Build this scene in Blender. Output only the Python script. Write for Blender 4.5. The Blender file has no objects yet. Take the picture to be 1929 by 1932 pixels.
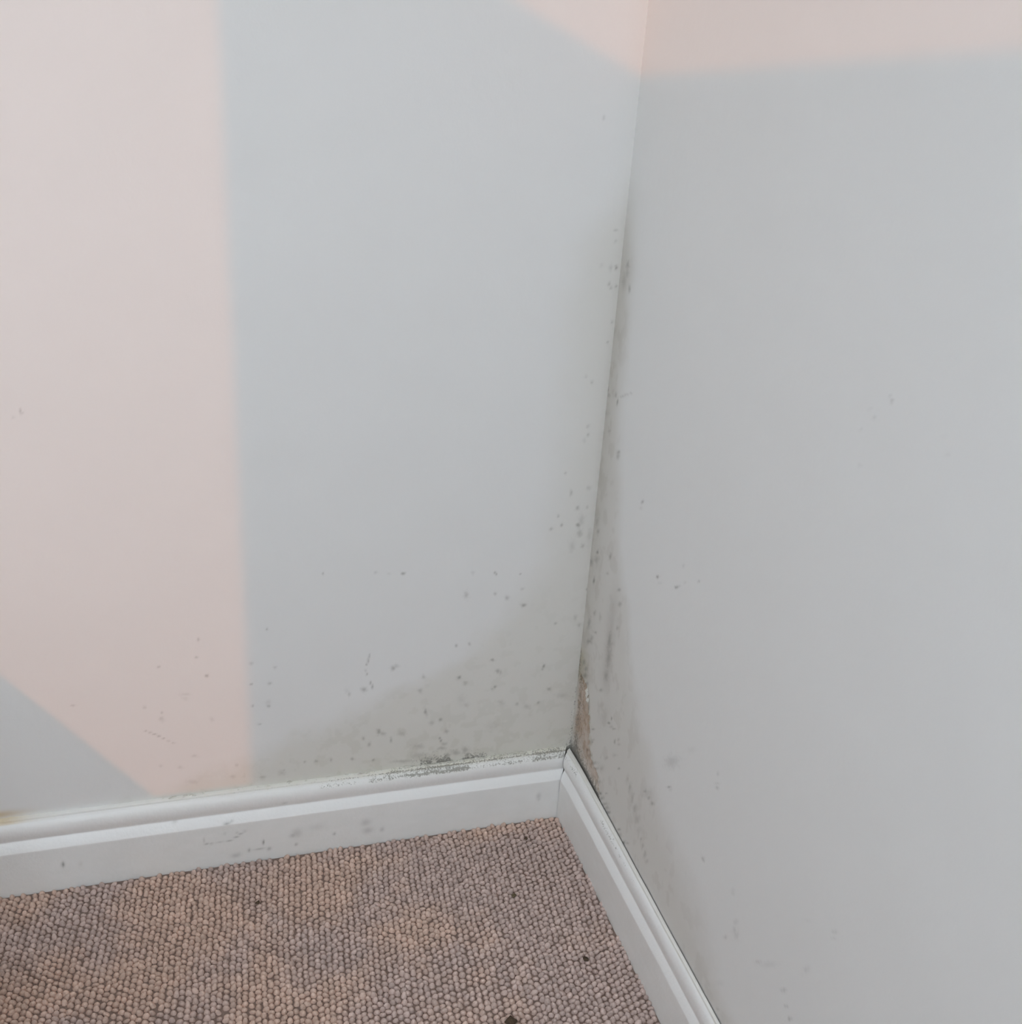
import bpy, math, random
import numpy as np
from mathutils import Matrix, Vector

random.seed(7)
RNG = np.random.default_rng(7)
scene = bpy.context.scene
COL = scene.collection

# ------------------------------------------------------------------ camera, sky, sun, exposure
cam_data = bpy.data.cameras.new('camera')
cam = bpy.data.objects.new('camera', cam_data)
COL.objects.link(cam)
CR = Vector((0.958352, -0.278576, 0.062904))
CU = Vector((0.061553, 0.416564, 0.907020))
CF = Vector((0.278878, 0.865372, -0.416363))
m = Matrix((CR, CU, -CF)).transposed().to_4x4()
m.translation = Vector((-0.53832, -1.28993, 1.14534))
cam.matrix_world = m
cam_data.sensor_fit = 'HORIZONTAL'
cam_data.sensor_width = 36.0
cam_data.lens = 36.0 * 2076.236 / 1929.0
cam_data.clip_start = 0.01
scene.camera = cam

world = bpy.data.worlds.new('sky')
scene.world = world
world.use_nodes = True
bg = world.node_tree.nodes['Background']
bg.inputs['Color'].default_value = (0.817, 0.915, 1.032, 1)
bg.inputs['Strength'].default_value = 8.5

SUN_DIR = Vector((1.0, 1.0, -0.538)).normalized()
sun_data = bpy.data.lights.new('low_sun', 'SUN')
sun_data.energy = 0.68
sun_data.color = (1.0, 0.31, 0.06)
sun_data.angle = math.radians(0.33)
sun = bpy.data.objects.new('low_sun', sun_data)
COL.objects.link(sun)
sun.rotation_euler = SUN_DIR.to_track_quat('-Z', 'Y').to_euler()
sun.location = (-3, -3, 3)

def portal(name, loc, direction, sx, sy):
    d = bpy.data.lights.new(name, 'AREA')
    d.shape = 'RECTANGLE'; d.size = sx; d.size_y = sy
    d.cycles.is_portal = True
    o = bpy.data.objects.new(name, d); COL.objects.link(o)
    o.location = loc
    o.rotation_euler = Vector(direction).to_track_quat('-Z', 'Y' if abs(direction[2]) > 0.5 else 'Z').to_euler()
    return o

scene.view_settings.view_transform = 'Standard'
scene.view_settings.look = 'None'
scene.view_settings.exposure = 0.0
scene.view_settings.gamma = 1.0
scene.view_settings.use_curve_mapping = False
scene.cycles.max_bounces = 16
scene.cycles.diffuse_bounces = 10
scene.cycles.use_denoising = True

# ------------------------------------------------------------------ measurements (0.1 mm on each surface)
SPOTS_LEFT=[(-412,10334,20,24,35,-4),(-36,8324,18,20,50,0),(-132,8351,22,34,45,0),(-106,8304,18,20,60,0),(-133,8559,29,40,30,0),(-62,8559,18,27,80,0),(-120,9026,28,16,35,-1),(-105,8889,21,20,35,-1),(-44,7864,18,21,50,1),(-73,7591,18,21,50,2),(-329,7139,22,22,35,3),(-239,7050,22,29,35,3),(-265,8592,35,40,15,0),(-219,6321,23,30,50,4),(-238,6436,30,30,30,4),(-263,6232,23,38,20,5),(-494,5782,23,23,40,6),(-269,5247,31,32,60,7),(-129,5245,24,24,40,7),(-237,4985,32,33,75,7),(-196,5047,47,98,30,7),(-201,4851,48,58,40,7),(-538,5136,19,20,60,7),(-479,4994,23,33,60,7),(-383,5477,23,48,45,6),(-630,4948,31,33,45,7),(-134,5534,31,32,35,6),(-293,4660,48,100,25,8),(-134,4647,32,42,40,8),(-55,4807,40,117,20,8),(-1028,4279,16,17,70,9),(-980,4039,31,26,30,9),(-945,3770,40,35,70,10),(-1197,3914,39,43,45,10),(-440,3422,24,27,50,10),(-560,2706,25,37,90,12),(-573,2662,17,37,50,12),(-445,2293,34,28,60,13),(-593,2068,25,29,55,13),(-772,2025,58,48,30,13),(-925,2093,33,38,40,13),(7,3939,20,26,70,9),(-137,3489,33,54,30,10),(-67,3348,25,45,40,10),(-2690,4432,29,24,80,9),(-3065,4481,29,24,30,9),(-2886,4449,29,16,15,9),(-1400,4336,15,25,70,9),(-1376,4309,15,25,70,9),(-1720,4364,30,33,20,9),(-1793,4013,38,59,40,9),(-1372,3999,23,26,50,9),(-1832,2669,32,36,80,12),(-1741,2567,32,46,35,12),(-1902,3210,19,26,60,11),(-1709,3215,23,22,50,11),(-1355,2908,32,27,60,12),(-1256,2707,40,37,55,12),(-1215,2684,24,46,40,12),(-1288,2437,24,23,70,13),(-1326,2405,24,19,50,13),(-2313,2138,24,46,70,13),(-2295,2090,24,46,30,14),(-2087,1968,32,37,60,14),(-2212,1930,48,37,40,14),(-2082,1639,24,29,80,14),(-2065,1589,20,29,80,15),(-2014,1524,56,38,40,15),(-2401,2514,39,45,40,13),(-2362,2743,31,36,40,12),(-1991,1749,32,38,50,14),(-1791,2281,80,111,15,13),(-1706,2177,48,47,25,13),(-1182,2155,49,38,30,13),(-1156,2123,66,57,20,13),(-1280,1743,132,115,12,14),(-233,2153,119,48,20,13),(-3769,4527,17,20,60,9),(-4510,3755,17,20,55,11),(-4422,3147,21,25,35,12),(-4499,2902,28,26,50,12),(-4524,2533,21,26,70,13),(-4522,2594,36,52,20,13),(-4745,2915,17,21,75,12),(-4727,3242,28,25,30,12),(-4736,2561,21,26,50,13),(-4647,2251,29,11,50,14),(-3138,3176,7,43,60,12),(-3153,3100,7,43,65,12),(-3174,3042,12,22,80,12),(-3188,2948,15,26,40,12),(-3166,2885,10,26,60,12),(-3119,2738,12,35,70,12),(-3089,2673,12,35,70,13),(-2800,2937,45,44,60,12),(-2755,2967,45,35,35,12),(-3208,2635,45,44,55,13),(-3417,2582,22,35,40,13),(-3446,2638,44,53,12,13),(-2989,1890,31,56,70,14),(-2934,1846,46,37,40,14),(-3210,1802,23,37,50,14),(-3125,1678,31,47,50,15),(-2808,1716,19,47,60,15),(-2655,1806,62,56,30,14),(-2623,1783,23,28,40,14),(-3369,1462,31,28,60,15),(-3673,1490,23,37,50,15),(-3885,1503,23,28,60,15),(-3068,1397,23,24,70,15),(-2397,1542,95,48,35,15),(-2392,1380,112,58,30,15),(-2035,1451,65,39,45,15),(-1829,1343,73,58,50,15),(-1684,1370,57,68,50,15),(-1647,1277,33,49,80,15),(-1949,1313,49,49,60,15),(-2230,1288,161,39,45,15),(-2628,1310,174,29,40,15),(-7178,6930,9,25,60,4),(-7165,6898,9,19,60,4),(-7260,6850,22,19,20,4),(-7010,2871,32,16,35,13),(-5395,3688,20,32,40,11),(-5430,3424,13,20,50,12),(-5909,3332,16,24,70,12),(-5317,3121,24,29,70,12),(-5917,2608,20,25,40,14),(-5936,2516,34,42,30,14),(-6131,2721,20,33,35,13),(-5603,2863,67,25,20,13),(-5607,2796,41,34,15,13),(-6144,2348,20,10,40,14),(-6093,2315,27,10,45,14),(-6041,2281,27,14,70,14),(-5982,2238,27,10,50,14),(-5924,2195,27,13,60,14),(-5865,2143,27,10,45,15),(-5806,2099,27,10,40,15),(-5543,1847,42,27,25,15),(-5994,1747,27,27,20,16),(-5741,1680,35,27,25,16),(-5581,1410,84,45,20,16),(-5283,2418,28,35,20,14),(-4986,1608,21,27,40,15),(-5044,1416,43,37,25,16),(-4372,1374,59,46,30,16),(-4341,1416,22,19,40,16),(-4646,1343,44,19,40,16),(-4049,1519,19,23,50,15)]
SPOTS_RIGHT=[(-1483,5983,38,22,70,45),(-1460,5885,61,19,20,46),(-2159,5290,42,22,95,53),(-2684,5427,45,21,90,54),(-2745,5474,38,12,40,54),(-3185,5773,36,17,50,53),(-2871,5591,38,18,20,54),(-2777,5755,38,30,20,52),(-2238,5244,70,19,15,54),(-3211,2937,52,16,90,79),(-3260,2935,51,26,20,79),(-4291,3781,32,23,50,79),(-4254,3940,26,35,35,77),(-4266,3819,53,12,30,78),(-4253,2737,33,37,50,89),(-4283,2732,27,24,40,89),(-2627,2409,57,34,50,79),(-2751,2406,56,41,45,80),(-2858,2399,49,34,65,81),(-2692,2427,128,82,20,80),(-3194,3306,180,102,30,75),(-3608,3785,95,49,10,74),(-1273,2518,52,26,90,70),(-1342,2638,27,37,90,70),(-1466,2558,67,15,60,71),(-1356,2515,68,30,30,71),(-758,2045,56,19,75,71),(-791,1844,47,23,60,73),(-801,1889,56,23,40,73),(-1533,2394,33,44,70,73),(-1641,2507,33,29,40,73),(-1678,2447,49,22,35,73),(-1587,2202,83,30,25,75),(-1772,2118,49,22,70,76),(-1274,1296,54,31,95,80),(-1347,1269,71,39,60,80),(-1458,1255,105,31,50,81),(-1614,1231,68,31,90,82),(-1543,1258,86,46,50,82),(-1467,1451,43,15,60,80),(-2015,1267,65,22,70,85),(-2212,1204,63,37,95,87),(-2324,1291,62,22,50,87),(-2068,1219,64,60,40,85),(-5790,8831,13,12,40,34),(-5821,8806,8,20,40,35),(-5647,8604,27,24,18,36),(-5555,8645,28,12,12,35),(-5495,8437,28,12,20,38),(-5585,8159,35,13,15,41),(-6505,8774,17,11,15,38),(-6586,8655,27,22,10,40),(-2697,1685,29,35,50,86),(-2767,1631,36,56,40,87),(-2858,1569,43,70,45,88),(-2941,1528,56,35,30,89),(-2070,2170,47,72,30,78),(-2163,2111,39,72,45,79),(-2297,2041,46,86,35,80),(-2399,1948,60,85,35,82),(-2515,1867,89,85,25,83),(-2616,1775,117,71,15,85),(-6323,2531,23,32,75,114),(-6219,2589,31,21,50,112),(-6126,2706,47,32,40,109),(-5632,2571,52,22,35,105),(-5812,2722,134,44,15,105),(-5118,2503,38,58,25,100),(-4979,2255,30,30,35,101),(-5109,2609,38,46,20,98),(-5175,2483,47,70,25,100),(-4958,2881,39,35,20,94),(-4958,2919,39,35,15,93),(-6392,3262,44,51,20,106),(-6641,3999,40,24,25,100),(-6654,3935,34,19,20,101),(-6246,3747,59,20,10,98),(-5036,1623,100,49,12,108),(-5102,1290,30,18,40,112),(-218,8641,50,56,55,22),(-348,8374,41,50,60,24),(-228,8544,67,87,35,23),(-154,8427,101,113,35,24),(-351,6899,28,53,80,35),(-274,6967,52,40,50,34),(-739,7147,65,8,35,34),(-612,7089,99,8,35,34),(-502,7024,101,10,40,34),(10,6944,36,54,80,34),(-46,6882,72,34,40,34),(-564,6283,51,20,90,40),(-560,6229,68,60,50,40),(-191,6437,53,20,45,38),(-39,6627,109,54,20,36),(-237,4656,47,36,90,50),(-226,4542,94,66,45,51),(-687,4818,44,49,60,51),(-178,4946,56,43,50,48),(-105,5058,75,101,35,47),(-212,4199,38,67,90,53),(-46,4408,77,74,60,51),(-662,4546,53,21,40,53),(-1086,4522,67,28,55,54),(-1173,4353,66,42,50,56),(-357,3750,56,45,45,57),(-204,3504,58,106,55,58),(-469,3502,56,22,60,59),(-578,3807,55,74,30,58),(-276,3238,116,46,60,60),(-343,3322,57,61,50,60),(-973,3658,70,159,55,60),(-1017,3430,87,160,50,62),(-1018,3643,104,36,40,61),(-1001,3118,88,88,45,65),(-1179,3990,50,35,40,59),(-165,2808,59,62,60,63),(-269,2764,78,62,60,64),(-257,2638,98,63,70,65),(-366,2572,58,47,60,66),(-878,2800,72,30,50,66),(-973,2614,179,60,15,68),(-432,2413,29,63,80,67),(-520,2259,29,78,90,68),(-1104,2525,247,225,15,69),(-200,1434,51,82,50,73),(-131,1511,61,41,50,72),(-731,1564,95,48,55,75),(-914,1558,148,39,50,76),(-1028,1550,128,31,50,76),(-633,1586,77,32,50,74),(-1209,1688,89,62,35,76),(-1173,1425,108,31,35,78),(-1342,1974,69,30,30,75)]
SPOTS_SKIRTING=[(-4677,333,14,38,90),(-4881,225,18,29,60),(-4733,217,74,14,50),(-4598,201,29,29,50),(-4201,412,75,77,30),(-4255,383,45,38,40),(-3659,303,19,24,60),(-4212,208,18,24,60),(-5484,522,9,47,55),(-5458,450,28,14,55),(-5394,438,21,14,50),(-5277,445,57,11,25),(-5145,449,43,12,50),(-5048,499,36,15,55),(-4988,545,29,15,50),(-4928,582,29,14,40),(-5069,163,66,38,35),(-5031,176,29,29,30),(-7354,442,19,45,90),(-7133,408,33,46,12),(-3199,428,70,59,30),(-3167,274,78,59,30),(-2953,255,31,40,35),(-3896,474,106,48,12),(-418,472,52,62,30),(-405,408,26,31,30),(-1398,-25,51,31,12),(-5169,750,43,15,80),(-5103,776,28,15,40),(-5038,574,21,19,30),(-4356,939,29,18,30),(-5865,846,34,18,30),(-5205,585,21,18,25)]

# ------------------------------------------------------------------ helpers
def smooth(e0, e1, x):
    t = np.clip((x - e0) / (e1 - e0), 0, 1)
    return t * t * (3 - 2 * t)

def vnoise(x, y, seed):
    r = np.random.default_rng(seed)
    t = r.random((256, 256))
    xi = np.floor(x).astype(int); yi = np.floor(y).astype(int)
    fx = x - xi; fy = y - yi
    fx = fx * fx * (3 - 2 * fx); fy = fy * fy * (3 - 2 * fy)
    a = t[xi % 256, yi % 256]; b = t[(xi + 1) % 256, yi % 256]
    c = t[xi % 256, (yi + 1) % 256]; d = t[(xi + 1) % 256, (yi + 1) % 256]
    return (a * (1 - fx) + b * fx) * (1 - fy) + (c * (1 - fx) + d * fx) * fy

def fbm(x, y, seed, octaves=4):
    s = 0; a = 1; n = 0
    for o in range(octaves):
        s = s + a * vnoise(x * 2 ** o + 31.7 * o, y * 2 ** o + 11.3 * o, seed + o)
        n += a; a *= 0.55
    return s / n

def mesh_np(name, co, quads, smooth_shade=False):
    me = bpy.data.meshes.new(name)
    me.vertices.add(len(co)); me.vertices.foreach_set('co', np.asarray(co, np.float32).ravel())
    k = quads.shape[1]
    me.loops.add(quads.size); me.loops.foreach_set('vertex_index', quads.astype(np.int32).ravel())
    me.polygons.add(len(quads))
    me.polygons.foreach_set('loop_start', np.arange(0, quads.size, k, dtype=np.int32))
    me.update(calc_edges=True)
    if smooth_shade:
        me.polygons.foreach_set('use_smooth', np.ones(len(quads), bool))
    me.validate()
    return me

def grid_quads(nu, nv, flip=False):
    i = np.arange(nu * nv).reshape(nu, nv)
    q = np.stack([i[:-1, :-1], i[1:, :-1], i[1:, 1:], i[:-1, 1:]], -1).reshape(-1, 4)
    return q[:, ::-1] if flip else q

def color_attr(me, name, rgba):
    a = me.color_attributes.new(name, 'FLOAT_COLOR', 'POINT')
    a.data.foreach_set('color', rgba.astype(np.float32).ravel())

def link(name, me, mat, parent=None, **props):
    o = bpy.data.objects.new(name, me); COL.objects.link(o)
    if mat: me.materials.append(mat)
    if parent: o.parent = parent
    for k, v in props.items(): o[k] = v
    return o

def boxes_mesh(name, boxes):
    co = []; qs = []
    for (x0, y0, z0, x1, y1, z1) in boxes:
        b = len(co)
        co += [(x0, y0, z0), (x1, y0, z0), (x1, y1, z0), (x0, y1, z0), (x0, y0, z1), (x1, y0, z1), (x1, y1, z1), (x0, y1, z1)]
        qs += [[b + i for i in f] for f in ((0, 3, 2, 1), (4, 5, 6, 7), (0, 1, 5, 4), (1, 2, 6, 5), (2, 3, 7, 6), (3, 0, 4, 7))]
    return mesh_np(name, np.array(co), np.array(qs))

def new_mat(name, rough=0.8):
    mt = bpy.data.materials.new(name); mt.use_nodes = True
    nt = mt.node_tree; b = nt.nodes['Principled BSDF']
    b.inputs['Roughness'].default_value = rough
    return mt, nt, b

def noise(nt, scale, detail=3, rough=0.55, coord='Object'):
    tc = nt.nodes.new('ShaderNodeTexCoord')
    n = nt.nodes.new('ShaderNodeTexNoise')
    n.inputs['Scale'].default_value = scale; n.inputs['Detail'].default_value = detail
    n.inputs['Roughness'].default_value = rough
    nt.links.new(tc.outputs[coord], n.inputs['Vector'])
    return n.outputs['Fac']

def ramp(nt, fac, p0, p1, c0=(0, 0, 0, 1), c1=(1, 1, 1, 1)):
    r = nt.nodes.new('ShaderNodeValToRGB')
    r.color_ramp.elements[0].position = p0; r.color_ramp.elements[0].color = c0
    r.color_ramp.elements[1].position = p1; r.color_ramp.elements[1].color = c1
    nt.links.new(fac, r.inputs['Fac'])
    return r.outputs['Color']

def mix(nt, mode, fac, a, b):
    n = nt.nodes.new('ShaderNodeMix'); n.data_type = 'RGBA'; n.blend_type = mode
    for i, v in ((0, fac), (6, a), (7, b)):
        if hasattr(v, 'is_linked'): nt.links.new(v, n.inputs[i])
        else: n.inputs[i].default_value = v
    return n.outputs[2]

def mathn(nt, op, a, b):
    n = nt.nodes.new('ShaderNodeMath'); n.operation = op
    for i, v in ((0, a), (1, b)):
        if hasattr(v, 'is_linked'): nt.links.new(v, n.inputs[i])
        else: n.inputs[i].default_value = v
    return n.outputs[0]

def bump(nt, bsdf, height, strength, dist):
    n = nt.nodes.new('ShaderNodeBump')
    n.inputs['Strength'].default_value = strength; n.inputs['Distance'].default_value = dist
    nt.links.new(height, n.inputs['Height']); nt.links.new(n.outputs['Normal'], bsdf.inputs['Normal'])

def stained_paint(name, paint, mould, rough, fine_scale, bump_scale, bump_strength):
    """Emulsion paint; 'stain' tints it (damp, rust, spots, some painted shade), its alpha says how far mould has taken hold."""
    mt, nt, b = new_mat(name, rough)
    at = nt.nodes.new('ShaderNodeVertexColor'); at.layer_name = 'stain'
    base = mix(nt, 'MULTIPLY', 1.0, paint, at.outputs['Color'])
    f = noise(nt, fine_scale, 5, 0.65)
    s = mathn(nt, 'SUBTRACT', mathn(nt, 'ADD', f, at.outputs['Alpha']), 1.0)
    s = mathn(nt, 'MINIMUM', mathn(nt, 'MAXIMUM', mathn(nt, 'MULTIPLY', s, 6.0), 0.0), 0.75)
    c = mix(nt, 'MIX', s, base, mould)
    nt.links.new(c, b.inputs['Base Color'])
    bump(nt, b, noise(nt, bump_scale, 4), bump_strength, 0.002)
    return mt

# ------------------------------------------------------------------ materials
WALL = (0.76, 0.755, 0.735, 1)
m_wall = stained_paint('wall_emulsion', WALL, (0.16, 0.15, 0.13, 1), 0.75, 330, 90, 0.12)
m_gloss = stained_paint('skirting_gloss', (0.84, 0.84, 0.82, 1), (0.20, 0.19, 0.15, 1), 0.42, 420, 160, 0.25)
m_white, nt, b = new_mat('white_ceiling_paint', 0.8)
nt.links.new(ramp(nt, noise(nt, 3), 0.3, 0.7, (0.60, 0.57, 0.52, 1), (0.63, 0.60, 0.55, 1)), b.inputs['Base Color'])
m_plain, nt, b = new_mat('plain_wall_paint', 0.8)
nt.links.new(ramp(nt, noise(nt, 3), 0.3, 0.7, (0.52, 0.48, 0.42, 1), (0.55, 0.51, 0.45, 1)), b.inputs['Base Color'])
m_flake, nt, b = new_mat('flaking_paint', 0.6)
nt.links.new(ramp(nt, noise(nt, 300), 0.3, 0.75, (0.62, 0.60, 0.52, 1), (0.82, 0.81, 0.77, 1)), b.inputs['Base Color'])

m_loop, nt, b = new_mat('wool_loop', 0.95)
oi = nt.nodes.new('ShaderNodeVertexColor'); oi.layer_name = 'yarn'
fz = noise(nt, 900, 4, 0.7)
base = mix(nt, 'MULTIPLY', 1.0, oi.outputs['Color'], ramp(nt, fz, 0.25, 0.75, (0.72, 0.72, 0.72, 1), (1.12, 1.12, 1.12, 1)))
nt.links.new(base, b.inputs['Base Color'])
b.inputs['Specular IOR Level'].default_value = 0.1
bump(nt, b, fz, 0.6, 0.001)
m_backing, nt, b = new_mat('carpet_backing', 0.95)
nt.links.new(ramp(nt, noise(nt, 600), 0.3, 0.7, (0.20, 0.14, 0.115, 1), (0.26, 0.19, 0.155, 1)), b.inputs['Base Color'])
m_crumb, nt, b = new_mat('dry_crumb', 0.9)
nt.links.new(ramp(nt, noise(nt, 500), 0.3, 0.7, (0.035, 0.022, 0.014, 1), (0.10, 0.065, 0.035, 1)), b.inputs['Base Color'])
m_olive, nt, b = new_mat('olive_fluff', 0.95)
nt.links.new(ramp(nt, noise(nt, 500), 0.3, 0.7, (0.09, 0.07, 0.035, 1), (0.17, 0.13, 0.07, 1)), b.inputs['Base Color'])
m_wood, nt, b = new_mat('pale_wood', 0.6)
nt.links.new(ramp(nt, noise(nt, 20), 0.3, 0.7, (0.42, 0.30, 0.19, 1), (0.55, 0.41, 0.27, 1)), b.inputs['Base Color'])
m_card, nt, b = new_mat('cardboard', 0.9)
nt.links.new(ramp(nt, noise(nt, 60), 0.3, 0.7, (0.38, 0.27, 0.17, 1), (0.44, 0.32, 0.21, 1)), b.inputs['Base Color'])
m_concrete, nt, b = new_mat('outside_paving', 0.9)
nt.links.new(ramp(nt, noise(nt, 8), 0.3, 0.7, (0.30, 0.29, 0.28, 1), (0.40, 0.39, 0.37, 1)), b.inputs['Base Color'])

# ------------------------------------------------------------------ stain painting on the walls, plus painted shade low on the right
def add_spots(u, z, U, Z, spots, dens, seed):
    for (a, b_, ru, rz, k, sh) in spots:
        a, b_, ru, rz, k, sh = a / 1e4, b_ / 1e4, max(ru * 0.85, 13) / 1e4, max(rz * 0.85, 13) / 1e4, 0.8 * k / 100, sh / 100
        i0, i1 = np.searchsorted(u, [a - 3 * ru, a + 3 * ru]); j0, j1 = np.searchsorted(z, [b_ - 3 * (rz + abs(sh) * ru), b_ + 3 * (rz + abs(sh) * ru)])
        if i1 <= i0 or j1 <= j0: continue
        us = U[i0:i1, j0:j1]; zs = Z[i0:i1, j0:j1]
        w = 0.35 + 1.5 * vnoise(us * 380, zs * 380, seed)
        g = np.exp(-(((us - a) / ru) ** 2 + ((zs - b_ + sh * (us - a)) / rz) ** 2) * w)
        dens[i0:i1, j0:j1] = np.maximum(dens[i0:i1, j0:j1], g * k)

def tint(rgb, fac, mult):
    for c in range(3):
        rgb[..., c] *= 1 - fac * (1 - mult[c])

def axis(*segs):
    out = []
    for a, b_, st in segs:
        n = max(1, int(round(abs(b_ - a) / st)))
        out += list(np.linspace(a, b_, n, endpoint=False))
    out.append(segs[-1][1])
    return np.array(out)

CEIL = 2.42
# -- left wall: plane y = 0, x from the corner leftwards
ux = axis((-2.45, -0.83, 0.02), (-0.83, -0.35, 0.0022), (-0.35, 0.0, 0.0016))
uz = axis((0.0, 0.10, 0.02), (0.10, 0.50, 0.0016), (0.50, 1.18, 0.0026), (1.18, CEIL, 0.03))
U, Z = np.meshgrid(ux, uz, indexing='ij')
rgb = np.ones(U.shape + (3,)); al = np.zeros(U.shape)
d = -U
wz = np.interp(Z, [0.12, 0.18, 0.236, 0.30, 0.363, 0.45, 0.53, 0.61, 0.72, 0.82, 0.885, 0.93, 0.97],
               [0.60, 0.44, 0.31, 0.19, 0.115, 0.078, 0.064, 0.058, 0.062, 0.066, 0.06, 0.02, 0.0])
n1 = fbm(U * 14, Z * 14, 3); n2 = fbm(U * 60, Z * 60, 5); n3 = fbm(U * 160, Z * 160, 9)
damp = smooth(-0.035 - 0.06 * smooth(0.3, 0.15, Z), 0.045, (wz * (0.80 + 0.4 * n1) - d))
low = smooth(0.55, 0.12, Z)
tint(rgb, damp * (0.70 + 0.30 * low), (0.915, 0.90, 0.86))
grime = np.exp(-(Z - 0.12) / 0.05) * smooth(0.62, 0.25, d) * (0.5 + n2)
tint(rgb, np.clip(grime, 0, 1), (0.94, 0.94, 0.905))
tint(rgb, smooth(0.58, 0.66, n2) * damp * low * 0.5, (0.90, 0.90, 0.88))
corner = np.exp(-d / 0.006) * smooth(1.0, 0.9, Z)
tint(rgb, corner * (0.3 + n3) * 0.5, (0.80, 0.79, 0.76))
dens = np.zeros(U.shape)
add_spots(ux, uz, U, Z, SPOTS_LEFT, dens, 21)
tint(rgb, np.clip(dens * 1.15, 0, 1), (0.34, 0.33, 0.30))
al += np.exp(-d / 0.012) * smooth(0.95, 0.75, Z) * 0.28
al += np.exp(-((U + 0.19) / 0.09) ** 2) * np.exp(-(Z - 0.12) / 0.022) * 0.40 * smooth(0.38, 0.60, n2)
al += damp * low * 0.25 * smooth(0.35, 0.6, n1) + np.exp(-(Z - 0.12) / 0.006) * smooth(0.5, 0.3, d) * 0.12
# rusty resin stain low on the far left
rs = np.exp(-(((U + 0.815) / 0.035) ** 2 + ((Z - 0.126) / 0.006) ** 2)) * (0.6 + 0.6 * n2)
tint(rgb, np.clip(rs, 0, 1), (0.80, 0.65, 0.45))
co = np.stack([U, (n1 - 0.5) * 0.0015 * smooth(0, 0.05, d), Z], -1).reshape(-1, 3)
me = mesh_np('wall_left', co, grid_quads(len(ux), len(uz)), True)
color_attr(me, 'stain', np.concatenate([rgb, al[..., None]], -1).reshape(-1, 4))
wall_left = link('wall_left', me, m_wall, kind='structure', label='pale wall with a straight-edged warm light patch and mould above the skirting')

# -- right wall: plane x = 0, y from the corner towards the viewer
uy = axis((-3.4, -0.95, 0.03), (-0.95, -0.40, 0.0035), (-0.40, 0.0, 0.0020))
U, Z = np.meshgrid(uy, uz, indexing='ij')
rgb = np.ones(U.shape + (3,)); al = np.zeros(U.shape)
d = -U
n1 = fbm(U * 12, Z * 10, 13); n2 = fbm(U * 55, Z * 40, 15); n3 = fbm(U * 180, Z * 140, 19)
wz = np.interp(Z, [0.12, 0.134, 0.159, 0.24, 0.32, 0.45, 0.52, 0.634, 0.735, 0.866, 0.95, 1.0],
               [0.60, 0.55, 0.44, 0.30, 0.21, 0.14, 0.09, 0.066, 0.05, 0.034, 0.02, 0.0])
damp_shade = smooth(-0.02 - 0.13 * smooth(0.45, 0.15, Z), 0.03 + 0.06 * smooth(0.45, 0.15, Z), wz * (0.75 + 0.5 * n1) - d)  # damp tint, widened low down so the colour also paints the fading light
tint(rgb, damp_shade * smooth(1.0, 0.85, Z), (0.87, 0.85, 0.82))
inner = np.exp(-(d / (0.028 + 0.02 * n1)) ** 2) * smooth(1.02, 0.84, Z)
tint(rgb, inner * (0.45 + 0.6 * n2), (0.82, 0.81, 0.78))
streak = np.exp(-((d - 0.10 - 0.02 * (n2 - 0.5)) / 0.016) ** 2) * smooth(0.47, 0.40, Z) * smooth(0.27, 0.31, Z)
tint(rgb, streak * 0.7, (0.78, 0.77, 0.76))
tint(rgb, smooth(0.56, 0.66, n2) * damp_shade * 0.6, (0.90, 0.89, 0.88))
dens = np.zeros(U.shape)
add_spots(uy, uz, U, Z, SPOTS_RIGHT, dens, 22)
tint(rgb, np.clip(dens * 1.1, 0, 1), (0.34, 0.33, 0.31))
al += np.exp(-d / 0.03) * smooth(0.95, 0.80, Z) * 0.30
al += np.exp(-d / 0.012) * smooth(0.34, 0.28, Z) * smooth(0.23, 0.26, Z) * 0.25
al += np.exp(-(Z - 0.12) / 0.010) * smooth(0.34, 0.05, d) * 0.36 + damp_shade * smooth(0.4, 0.15, Z) * 0.13
# bare brown plaster where the paint has come away in the corner
edge = np.interp(Z, [0.10, 0.12, 0.149, 0.156, 0.167, 0.185, 0.208, 0.236, 0.253, 0.262], [0.12, 0.125, 0.11, 0.085, 0.070, 0.066, 0.060, 0.048, 0.034, -0.02])
wob = (n3 - 0.5) * 0.022
bare = smooth(-0.003, 0.004, edge + wob - d) * smooth(0.004, 0.012, d + wob * 0.4)
fade = smooth(0.118, 0.165, Z) * 0.6 + 0.4
rim = smooth(0.012, 0.0, np.abs(edge + wob - d)) * smooth(0.12, 0.17, Z) * smooth(0.268, 0.25, Z)
tint(rgb, bare * fade * np.clip(0.35 + 1.1 * n3 * n2 * 2, 0, 1), (0.79, 0.64, 0.54))
tint(rgb, bare * smooth(0.55, 0.75, n3) * 0.6, (0.66, 0.60, 0.50))
al += bare * 0.22
tint(rgb, rim * (0.2 + n3) * 0.8, (0.70, 0.68, 0.58))
green = smooth(0.31, 0.285, Z) * smooth(0.235, 0.255, Z) * np.exp(-(d / 0.03) ** 2)
tint(rgb, green * (0.4 + n3), (0.78, 0.75, 0.64))
relief = -(bare * 0.0011 * (0.5 + n3)) + (n1 - 0.5) * 0.0015 * smooth(0, 0.05, d)
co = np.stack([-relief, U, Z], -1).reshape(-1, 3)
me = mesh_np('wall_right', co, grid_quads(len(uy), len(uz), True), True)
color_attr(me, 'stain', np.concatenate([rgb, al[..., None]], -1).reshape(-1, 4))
wall_right = link('wall_right', me, m_wall, kind='structure', label='cool grey-white wall with a mouldy corner and bare brown plaster')

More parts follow.
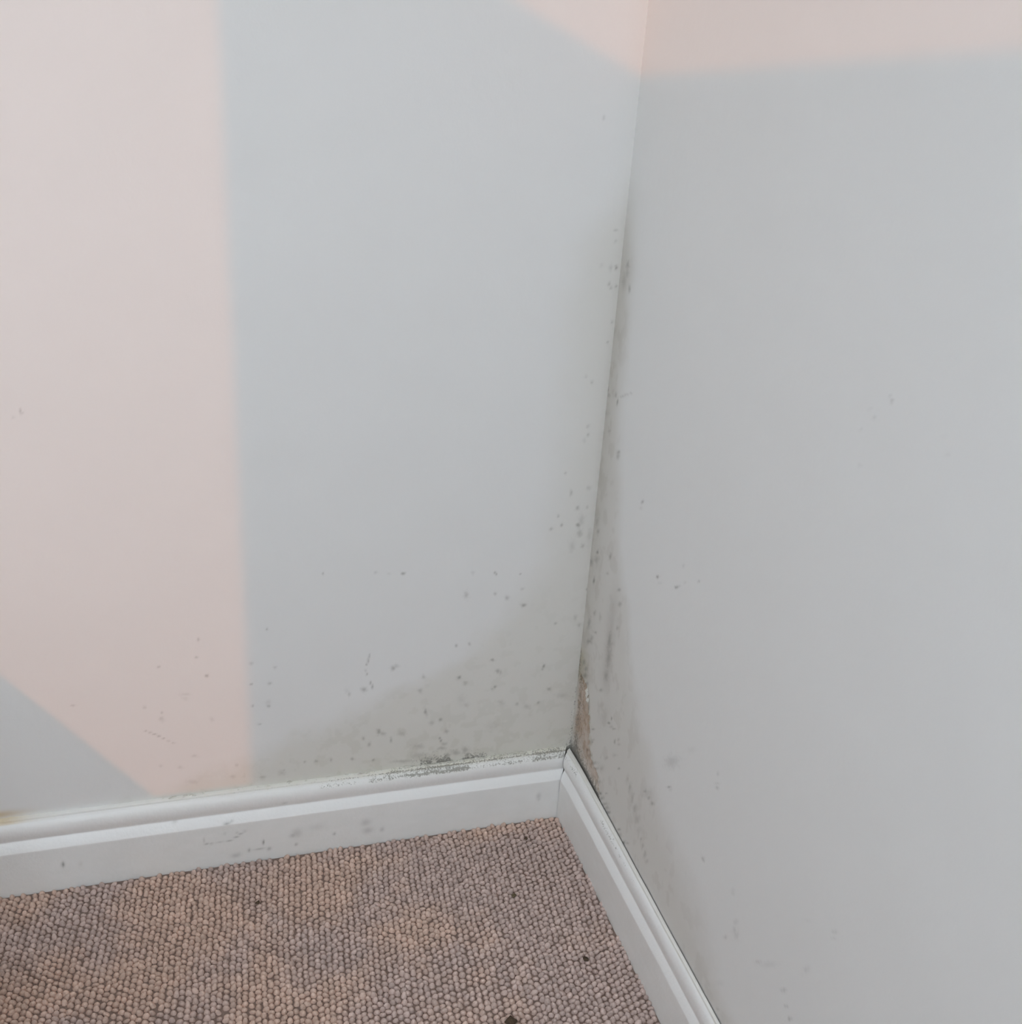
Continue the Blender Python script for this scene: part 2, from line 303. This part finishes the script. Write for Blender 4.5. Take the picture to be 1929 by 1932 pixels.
# ------------------------------------------------------------------ rest of the room: floor, ceiling, window walls
def prism(name, pts, z0, z1):
    n = len(pts)
    co = [(x, y, z0) for x, y in pts] + [(x, y, z1) for x, y in pts]
    me = bpy.data.meshes.new(name)
    me.from_pydata(co, [], [list(range(n))[::-1], list(range(n, 2 * n))] + [[i, (i + 1) % n, n + (i + 1) % n, n + i] for i in range(n)])
    me.update()
    return me

PLAN = [(0.0, 0.0), (-2.42, 0.0), (-1.70, -3.4), (0.0, -3.4)]
link('floor', prism('floor', PLAN, -0.06, -0.002), m_backing, kind='structure')
# ceiling with an added opening, made up to bring in light from above
def prisms(name, polys, z0, z1):
    co = []; fs = []
    for pts in polys:
        n = len(pts); k = len(co)
        co += [(x, y, z0) for x, y in pts] + [(x, y, z1) for x, y in pts]
        fs += [[k + i for i in range(n)][::-1], [k + n + i for i in range(n)]] + [[k + i, k + (i + 1) % n, k + n + (i + 1) % n, k + n + i] for i in range(n)]
    me = bpy.data.meshes.new(name); me.from_pydata(co, [], fs); me.update()
    return me
RX0, RX1, RY0, RY1 = -1.42, -0.50, -2.66, -1.76
wx = lambda y: -2.07 - 0.2147 * (y + 1.6)
link('ceiling', prisms('ceiling', [[(0, 0), (wx(0), 0), (wx(RY1), RY1), (0, RY1)], [(RX0, RY1), (wx(RY1), RY1), (wx(RY0), RY0), (RX0, RY0)],
     [(0, RY1), (RX1, RY1), (RX1, RY0), (0, RY0)], [(0, RY0), (wx(RY0), RY0), (wx(-3.4), -3.4), (0, -3.4)]], CEIL, CEIL + 0.04), m_white, kind='structure')
portal('added_toplight_portal', ((RX0 + RX1) / 2, (RY0 + RY1) / 2, CEIL + 0.02), (0, 0, -1), RX1 - RX0, RY1 - RY0)

def wall_strip(name, p0, p1, z0s, thick=0.012):
    """Wall from p0 to p1 made of rectangles (s0, s1, z0, z1) in metres along it."""
    p0 = Vector(p0); p1 = Vector(p1); t = (p1 - p0).normalized(); n = Vector((t.y, -t.x))
    co = []; qs = []
    for (s0, s1, za, zb) in z0s:
        b_ = len(co)
        for z in (za, zb):
            for s, k in ((s0, 0), (s1, 0), (s1, thick), (s0, thick)):
                q = p0 + t * s + n * k; co.append((q.x, q.y, z))
        qs += [[b_ + i for i in f] for f in ((0, 3, 2, 1), (4, 5, 6, 7), (0, 1, 5, 4), (1, 2, 6, 5), (2, 3, 7, 6), (3, 0, 4, 7))]
    return mesh_np(name, np.array(co), np.array(qs))

# unseen left wall, its slant and openings made up to shape the sun patches;
# a window behind the viewer adds daylight
E0 = Vector((-2.07, -1.60)); HD = Vector((0.21, -0.978)).normalized()
top_z = 2.15
link('wall_sun_blocker', wall_strip('wall_sun_blocker', E0, E0 + HD, [(0, 1.25, 0, top_z), (1.25, 1.83, 0, CEIL), (-1.62, -0.35, 0, CEIL), (-0.35, 0, 0, 0.80), (-0.35, 0, 2.10, CEIL)]), m_plain, kind='structure')
link('wall_back', wall_strip('wall_back', (0.0, -3.4), (-1.70, -3.4), [(0, 0.10, 0, CEIL), (1.6, 1.70, 0, CEIL), (0.10, 0.4, 0, CEIL), (1.3, 1.6, 0, CEIL), (0.4, 1.3, 0, 1.5), (0.4, 1.3, 2.2, CEIL)]), m_plain, kind='structure')
link('trim_1', boxes_mesh('trim_1', [(-1.35, -3.43, 1.47, -0.35, -3.33, 1.5)]), m_plain, kind='structure')
link('ground', boxes_mesh('ground', [(-14, -14, -0.3, 6, 8, -0.12)]), m_concrete, kind='structure')
portal('daylight_portal', (-2.11, -1.43, 1.45), (1, 0.2, 0), 0.38, 1.3)
portal('daylight_portal', (-1.94, -2.2, (top_z + CEIL) / 2), (1, 0.2, 0), 1.26, CEIL - top_z)
portal('daylight_portal', (-0.85, -3.36, 1.85), (0, 1, 0), 0.9, 0.7)

# ------------------------------------------------------------------ skirting boards
TL, TR = 0.0191, 0.0156
PROF = [(0.0, 0.1200), (0.0060, 0.1200), (0.0067, 0.1194), (0.0069, 0.1180), (0.0067, 0.1166), (0.0072, 0.1163), (0.0086, 0.1159),
        (0.0103, 0.1147), (0.0121, 0.1128), (0.0136, 0.1103), (0.0146, 0.1073), (0.0150, 0.1040), (0.0149, 0.1005), (0.0143, 0.0970),
        (0.0132, 0.0935), (0.0118, 0.0905), (0.0104, 0.0880), (0.0097, 0.0864), (0.0099, 0.0853), (0.0108, 0.0845), (0.0128, 0.0823),
        (0.0148, 0.0798), (0.0168, 0.0769), (0.0183, 0.0744), (0.0189, 0.0733), (0.0191, 0.0726), (0.0191, 0.0720)]
zf = np.linspace(0.0720, 0.0, 30)[1:]
PROF = np.array(PROF + [(0.0191, z) for z in zf])

def taper(y):
    return 1 - 0.30 * smooth(-0.02, -0.50, y)

def skirting(side):
    dd = PROF[:, 0]; zz = PROF[:, 1]
    if side == 'left':
        s = np.concatenate([np.linspace(-2.4, -0.86, 20)[:-1], np.linspace(-0.86, 0, 380)])
    else:
        s = np.concatenate([np.linspace(-3.38, -0.62, 30)[:-1], np.linspace(-0.62, 0, 260)])
        dd = dd * TR / TL
    S, D = np.meshgrid(s, dd, indexing='ij')
    D0 = D
    if side == 'right': D = D * taper(S)
    Zp = np.broadcast_to(zz, S.shape).copy()
    rel = D0 / (TL if side == 'left' else TR)
    endl = -(rel * (TR if side == 'left' else TL)) - 0.0016 - (0.0056 if side == 'left' else 0.0045) * (1 - rel)
    # squeeze the last centimetres onto the mitre
    w = smooth(-0.10, 0.0, S)
    S2 = S + w * endl
    n1 = fbm(S * 9 + 7, Zp * 40, 31); n2 = fbm(S * 120, Zp * 220 + D * 220, 33); n4 = fbm(S * 40, Zp * 90, 35)
    D2 = D + (n1 - 0.5) * 0.0006 * (rel > 0)
    gap = np.zeros_like(S) if side == 'left' else 0.0020 + 0.0022 * np.exp(S / 0.03) + (n1 - 0.5) * 0.0008
    D2 = D2 + gap
    lump = smooth(0.55, 0.75, n4) * smooth(0.115, 0.121, Zp) * 0.0011 if side == 'left' else 0
    Z2 = Zp + lump + (fbm(S * 3, S * 0, 41) - 0.5) * 0.0015 * (Zp > 0.06)
    rgb = np.ones(S.shape + (3,)); al = np.zeros(S.shape)
    torus = np.exp(-((Zp - 0.1125) / 0.0055) ** 2)
    topm = smooth(0.1150, 0.1180, Zp)
    if side == 'left':
        along = 0.70 + 0.30 * smooth(-0.42, -0.20, S); along *= 0.45 + 0.55 * smooth(-0.72, -0.46, S)
        al += torus * along * (0.52 + 0.16 * smooth(0.45, 0.65, n4)) + topm * along * 0.42 + 0.12 * along * smooth(0.09, 0.07, Zp) * smooth(0.069, 0.072, Zp)
        tint(rgb, topm * along * (0.4 + 0.8 * n2), (0.88, 0.86, 0.76))
        tint(rgb, torus * along * n4, (0.92, 0.92, 0.88))
        face = smooth(0.072, 0.069, Zp)
        tint(rgb, face * (0.25 + 0.75 * n4) * 0.8, (0.90, 0.905, 0.89))
        # resin stain at the far left end of the top ledge
        rs = np.exp(-((S + 0.81) / 0.035) ** 2) * smooth(0.1145, 0.1165, Zp)
        tint(rgb, np.clip(rs * (0.7 + 0.5 * n2), 0, 1), (0.86, 0.74, 0.55))
        dens = np.zeros(S.shape)
        for (a, b_, ru, rz, k) in SPOTS_SKIRTING:
            dens = np.maximum(dens, np.exp(-(((S - a / 1e4) / (ru / 1e4)) ** 2 + ((Zp - b_ / 1e4) / (rz / 1e4)) ** 2)) * k / 100)
        tint(rgb, np.clip(dens * 1.1, 0, 1), (0.34, 0.34, 0.32))
    else:
        al += torus * (0.36 + 0.20 * smooth(0.45, 0.65, n4)) * (0.6 + 0.4 * smooth(-0.40, -0.12, S)) + topm * 0.22 + 0.16 * smooth(0.084, 0.08, Zp) * smooth(0.07, 0.074, Zp)
        tint(rgb, topm * (0.3 + 0.7 * n2), (0.90, 0.88, 0.82))
        face = smooth(0.072, 0.069, Zp)
        tint(rgb, face * (0.3 + 0.7 * n4), (0.92, 0.915, 0.90))
    if side == 'left':
        co = np.stack([S2, -D2, Z2], -1)
    else:
        co = np.stack([-D2, S2, Z2], -1)
    nu, nv = S.shape
    co = co.reshape(-1, 3)
    q = grid_quads(nu, nv, side == 'left')
    name = 'baseboard_' + side
    me = mesh_np(name, co, q, True)
    color_attr(me, 'stain', np.concatenate([rgb, al[..., None]], -1).reshape(-1, 4))
    return link(name, me, m_gloss, kind='structure',
                label='white moulded skirting board along the left wall, speckled with mould' if side == 'left'
                else 'white moulded skirting board running forward along the right wall')
sk_left = skirting('left')
sk_right = skirting('right')

# flakes of lifted paint along the joint above the left skirting and beside the bare plaster
def flake_mesh(seed, l, w):
    r = np.random.default_rng(seed); n = 7
    ang = np.sort(r.random(n)) * 2 * np.pi
    rad = 0.7 + 0.5 * r.random(n)
    ring = np.stack([np.cos(ang) * rad * l, np.sin(ang) * rad * w, 0.12 * w + 0.5 * w * r.random(n)], -1)
    top = ring + np.array([0, 0, 0.0004])
    co = np.concatenate([ring, top, [[0, 0, 0]], [[0, 0, 0.0005]]])
    f = []
    for i in range(n):
        j = (i + 1) % n
        f += [[i, j, n + j], [i, n + j, n + i], [2 * n, j, i], [2 * n + 1, n + i, n + j]]
    return mesh_np('paint_flake', co, np.array(f))
FL = [flake_mesh(s, 0.0032, 0.0016) for s in range(5)]
for f_ in FL: f_.materials.append(m_flake)
spots_x = list(RNG.uniform(-0.26, -0.12, 26)) + list(RNG.uniform(-0.60, -0.54, 9)) + list(RNG.uniform(-0.50, -0.02, 22))
for i, x in enumerate(spots_x):
    o = bpy.data.objects.new('paint_flake', FL[i % 5]); COL.objects.link(o)
    o.parent = sk_left
    o.location = (x, -RNG.uniform(0.0008, 0.0045), 0.1200 + RNG.uniform(-0.0004, 0.0008))
    o.rotation_euler = (RNG.uniform(-0.3, 0.5), RNG.uniform(-0.2, 0.2), RNG.uniform(-0.4, 0.4))
    k = RNG.uniform(0.5, 1.25); o.scale = (k * RNG.uniform(0.8, 1.6), k, k)
for i, (y, z) in enumerate([(-0.040, 0.247), (-0.043, 0.242), (-0.047, 0.236), (-0.030, 0.256), (-0.056, 0.219), (-0.061, 0.205)]):
    o = bpy.data.objects.new('paint_flake', FL[i % 5]); COL.objects.link(o)
    o.parent = wall_right
    o.location = (-0.0006, y, z)
    o.rotation_euler = (0.4, -math.pi / 2 + 0.15, 0.3 * i)
    o.scale = (1.9, 1.5, 0.7) if i < 3 else (1.0, 0.5, 0.5)

# ------------------------------------------------------------------ carpet: woven backing with rows of wool loops
X0, X1, Y0, Y1 = -1.06, -TR - 0.0004, -0.64, -TL - 0.0004
carpet = link('carpet', prism('carpet', [(X1, Y1), (-2.22, Y1), (-1.66, -3.33), (-TR * 0.7 - 0.0004, -3.33), (-TR * 0.7 - 0.0004, -0.50)], -0.002, 0.0005), m_backing,
              label='pinkish brown loop pile carpet fitted up to the white skirting boards', category='carpet')
PITCH, ROW = 0.0089, 0.0075
seg, rings = 8, 3
unit = []
for r_ in range(rings):
    th = r_ / rings * math.pi / 2
    for s_ in range(seg):
        a = 2 * math.pi * s_ / seg + 0.3 * r_
        unit.append((math.cos(th) * math.cos(a), math.cos(th) * math.sin(a), math.sin(th)))
unit.append((0, 0, 1)); unit = np.array(unit)
faces = []
for r_ in range(rings - 1):
    for s_ in range(seg):
        a, b_ = r_ * seg + s_, r_ * seg + (s_ + 1) % seg
        faces += [[a, b_, b_ + seg], [a, b_ + seg, a + seg]]
for s_ in range(seg):
    faces.append([(rings - 1) * seg + s_, (rings - 1) * seg + (s_ + 1) % seg, rings * seg])
faces = np.array(faces)
ANG = math.radians(-36)
e1 = np.array([math.cos(ANG), math.sin(ANG)]); e2 = np.array([-math.sin(ANG), math.cos(ANG)])
I, J = np.meshgrid(np.arange(-150, 151), np.arange(-180, 181), indexing='ij')
I = I.ravel(); J = J.ravel()
cx = -0.5; cy = -0.3
pu = (I + 0.5 * (J % 2)) * PITCH; pv = J * ROW
wav = (fbm(pu * 9 + 3, pv * 9 + 5, 51) - 0.5)
pv = pv + wav * 0.012; pu = pu + (fbm(pu * 7, pv * 7, 57) - 0.5) * 0.010
P = np.array([cx, cy]) + pu[:, None] * e1 + pv[:, None] * e2
P += RNG.normal(0, 0.0006, P.shape)
keep = (P[:, 0] > X0) & (P[:, 0] < -TR * taper(P[:, 1]) - 0.0016) & (P[:, 1] > Y0) & (P[:, 1] < Y1 - 0.0012)
P = P[keep]; N = len(P)
rx = 0.00445 * RNG.uniform(0.86, 1.14, N); ry = 0.0038 * RNG.uniform(0.86, 1.14, N); rz = 0.0060 * RNG.uniform(0.8, 1.2, N)
az = ANG + 0.15 + RNG.normal(0, 0.35, N)
lean = RNG.normal(0, 0.18, (N, 2)) + np.array([0.05, -0.15])
V = unit[None] * np.stack([rx, ry, rz], -1)[:, None]
ca, sa = np.cos(az)[:, None], np.sin(az)[:, None]
X = V[..., 0] * ca - V[..., 1] * sa + V[..., 2] * lean[:, :1] + P[:, :1]
Y = V[..., 0] * sa + V[..., 1] * ca + V[..., 2] * lean[:, 1:] + P[:, 1:]
X = np.minimum(X, -TR * taper(P[:, 1:]) - 0.0004); Y = np.minimum(Y, Y1)
Zc = V[..., 2] + 0.0003
co = np.stack([X, Y, Zc], -1).reshape(-1, 3)
F = (faces[None] + (np.arange(N) * len(unit))[:, None, None]).reshape(-1, 3)
me = mesh_np('loop_pile', co, F, True)
t1 = fbm(P[:, 0] * 10, P[:, 1] * 10, 61); t2 = RNG.uniform(0.86, 1.10, N)
warm = np.array([0.735, 0.545, 0.445]); cool = np.array([0.655, 0.515, 0.46])
k = smooth(0.35, 0.65, t1 + 0.25 * (P[:, 0] + 0.45))[:, None]
yarn = (warm * (1 - k) + cool * k) * t2[:, None]
depth = np.linspace(0.35, 1.0, 4)[np.minimum(np.arange(len(unit)) // seg, 3)]
yc = np.repeat(yarn[:, None], len(unit), 1)
color_attr(me, 'yarn', np.concatenate([yc, np.ones(yc.shape[:2] + (1,))], -1).reshape(-1, 4))
link('loop_pile', me, m_loop, carpet, kind='stuff')

# crumbs and fluff lying on the loops
def crumb_mesh(seed, r):
    g = np.random.default_rng(seed)
    co = []; n = 8
    for a in range(4):
        th = (a + 0.5) / 4 * math.pi
        for s_ in range(n):
            ph = 2 * math.pi * s_ / n
            q = r * g.uniform(0.65, 1.2)
            co.append((q * 1.3 * math.sin(th) * math.cos(ph), q * math.sin(th) * math.sin(ph), q * 0.6 * math.cos(th)))
    co += [(0, 0, r * 0.6), (0, 0, -r * 0.6)]
    f = []
    for a in range(3):
        for s_ in range(n):
            i, j = a * n + s_, a * n + (s_ + 1) % n
            f += [[i, i + n, j + n], [i, j + n, j]]
    for s_ in range(n):
        f += [[32, s_, (s_ + 1) % n], [33, 24 + (s_ + 1) % n, 24 + s_]]
    return mesh_np('crumb', np.array(co), np.array(f), True)
CR_ = [((-0.197, -0.374), 0.0062, m_crumb, 'largest dark brown crumb, on the carpet at the bottom edge of the view'),
       ((-0.134, -0.171), 0.0036, m_olive, 'olive brown bit of fluff on the carpet near the corner'),
       ((-0.0733, -0.3018), 0.0038, m_crumb, 'dark crumb on the carpet close to the right skirting board'),
       ((-0.4836, -0.1069), 0.0030, m_crumb, 'tiny dark crumb on the carpet below the middle of the left skirting'),
       ((-0.0827, -0.0618), 0.0026, m_crumb, 'tiny dark speck on the carpet nearest the corner of the skirtings')]
for i, ((x, y), r_, mt, lab) in enumerate(CR_):
    o = link('carpet_crumb', crumb_mesh(100 + i, r_), mt, label=lab, category='crumb', group='crumbs on the carpet')
    o.location = (x, y, 0.0052 + r_ * 0.35); o.rotation_euler = (0.1, 0.2, i * 1.1)

# things added out of view to shade the foot of the left wall from the sun
chest = bpy.data.objects.new('shade_chest', None); COL.objects.link(chest)
chest['label'] = 'unseen pale wooden chest, added to shade the foot of the left wall'; chest['category'] = 'chest'
pts = [(-1.615, -1.0), (-1.265, -0.40), (-1.61, -0.20), (-1.96, -0.80)]
link('body', prism('body', pts, 0.0008, 0.64), m_wood, chest)
cxm = sum(p[0] for p in pts) / 4; cym = sum(p[1] for p in pts) / 4
link('lid', prism('lid', [(cxm + (x - cxm) * 1.005, cym + (y - cym) * 1.005) for x, y in pts], 0.641, 0.666), m_wood, chest)
link('shade_box', prism('shade_box', [(-0.82, -0.35), (-1.00, -0.35), (-1.00, -0.62), (-0.82, -0.62)], 0.0095, 0.313), m_card,
     label='unseen cardboard box, added to keep the sun off the left skirting', category='box')
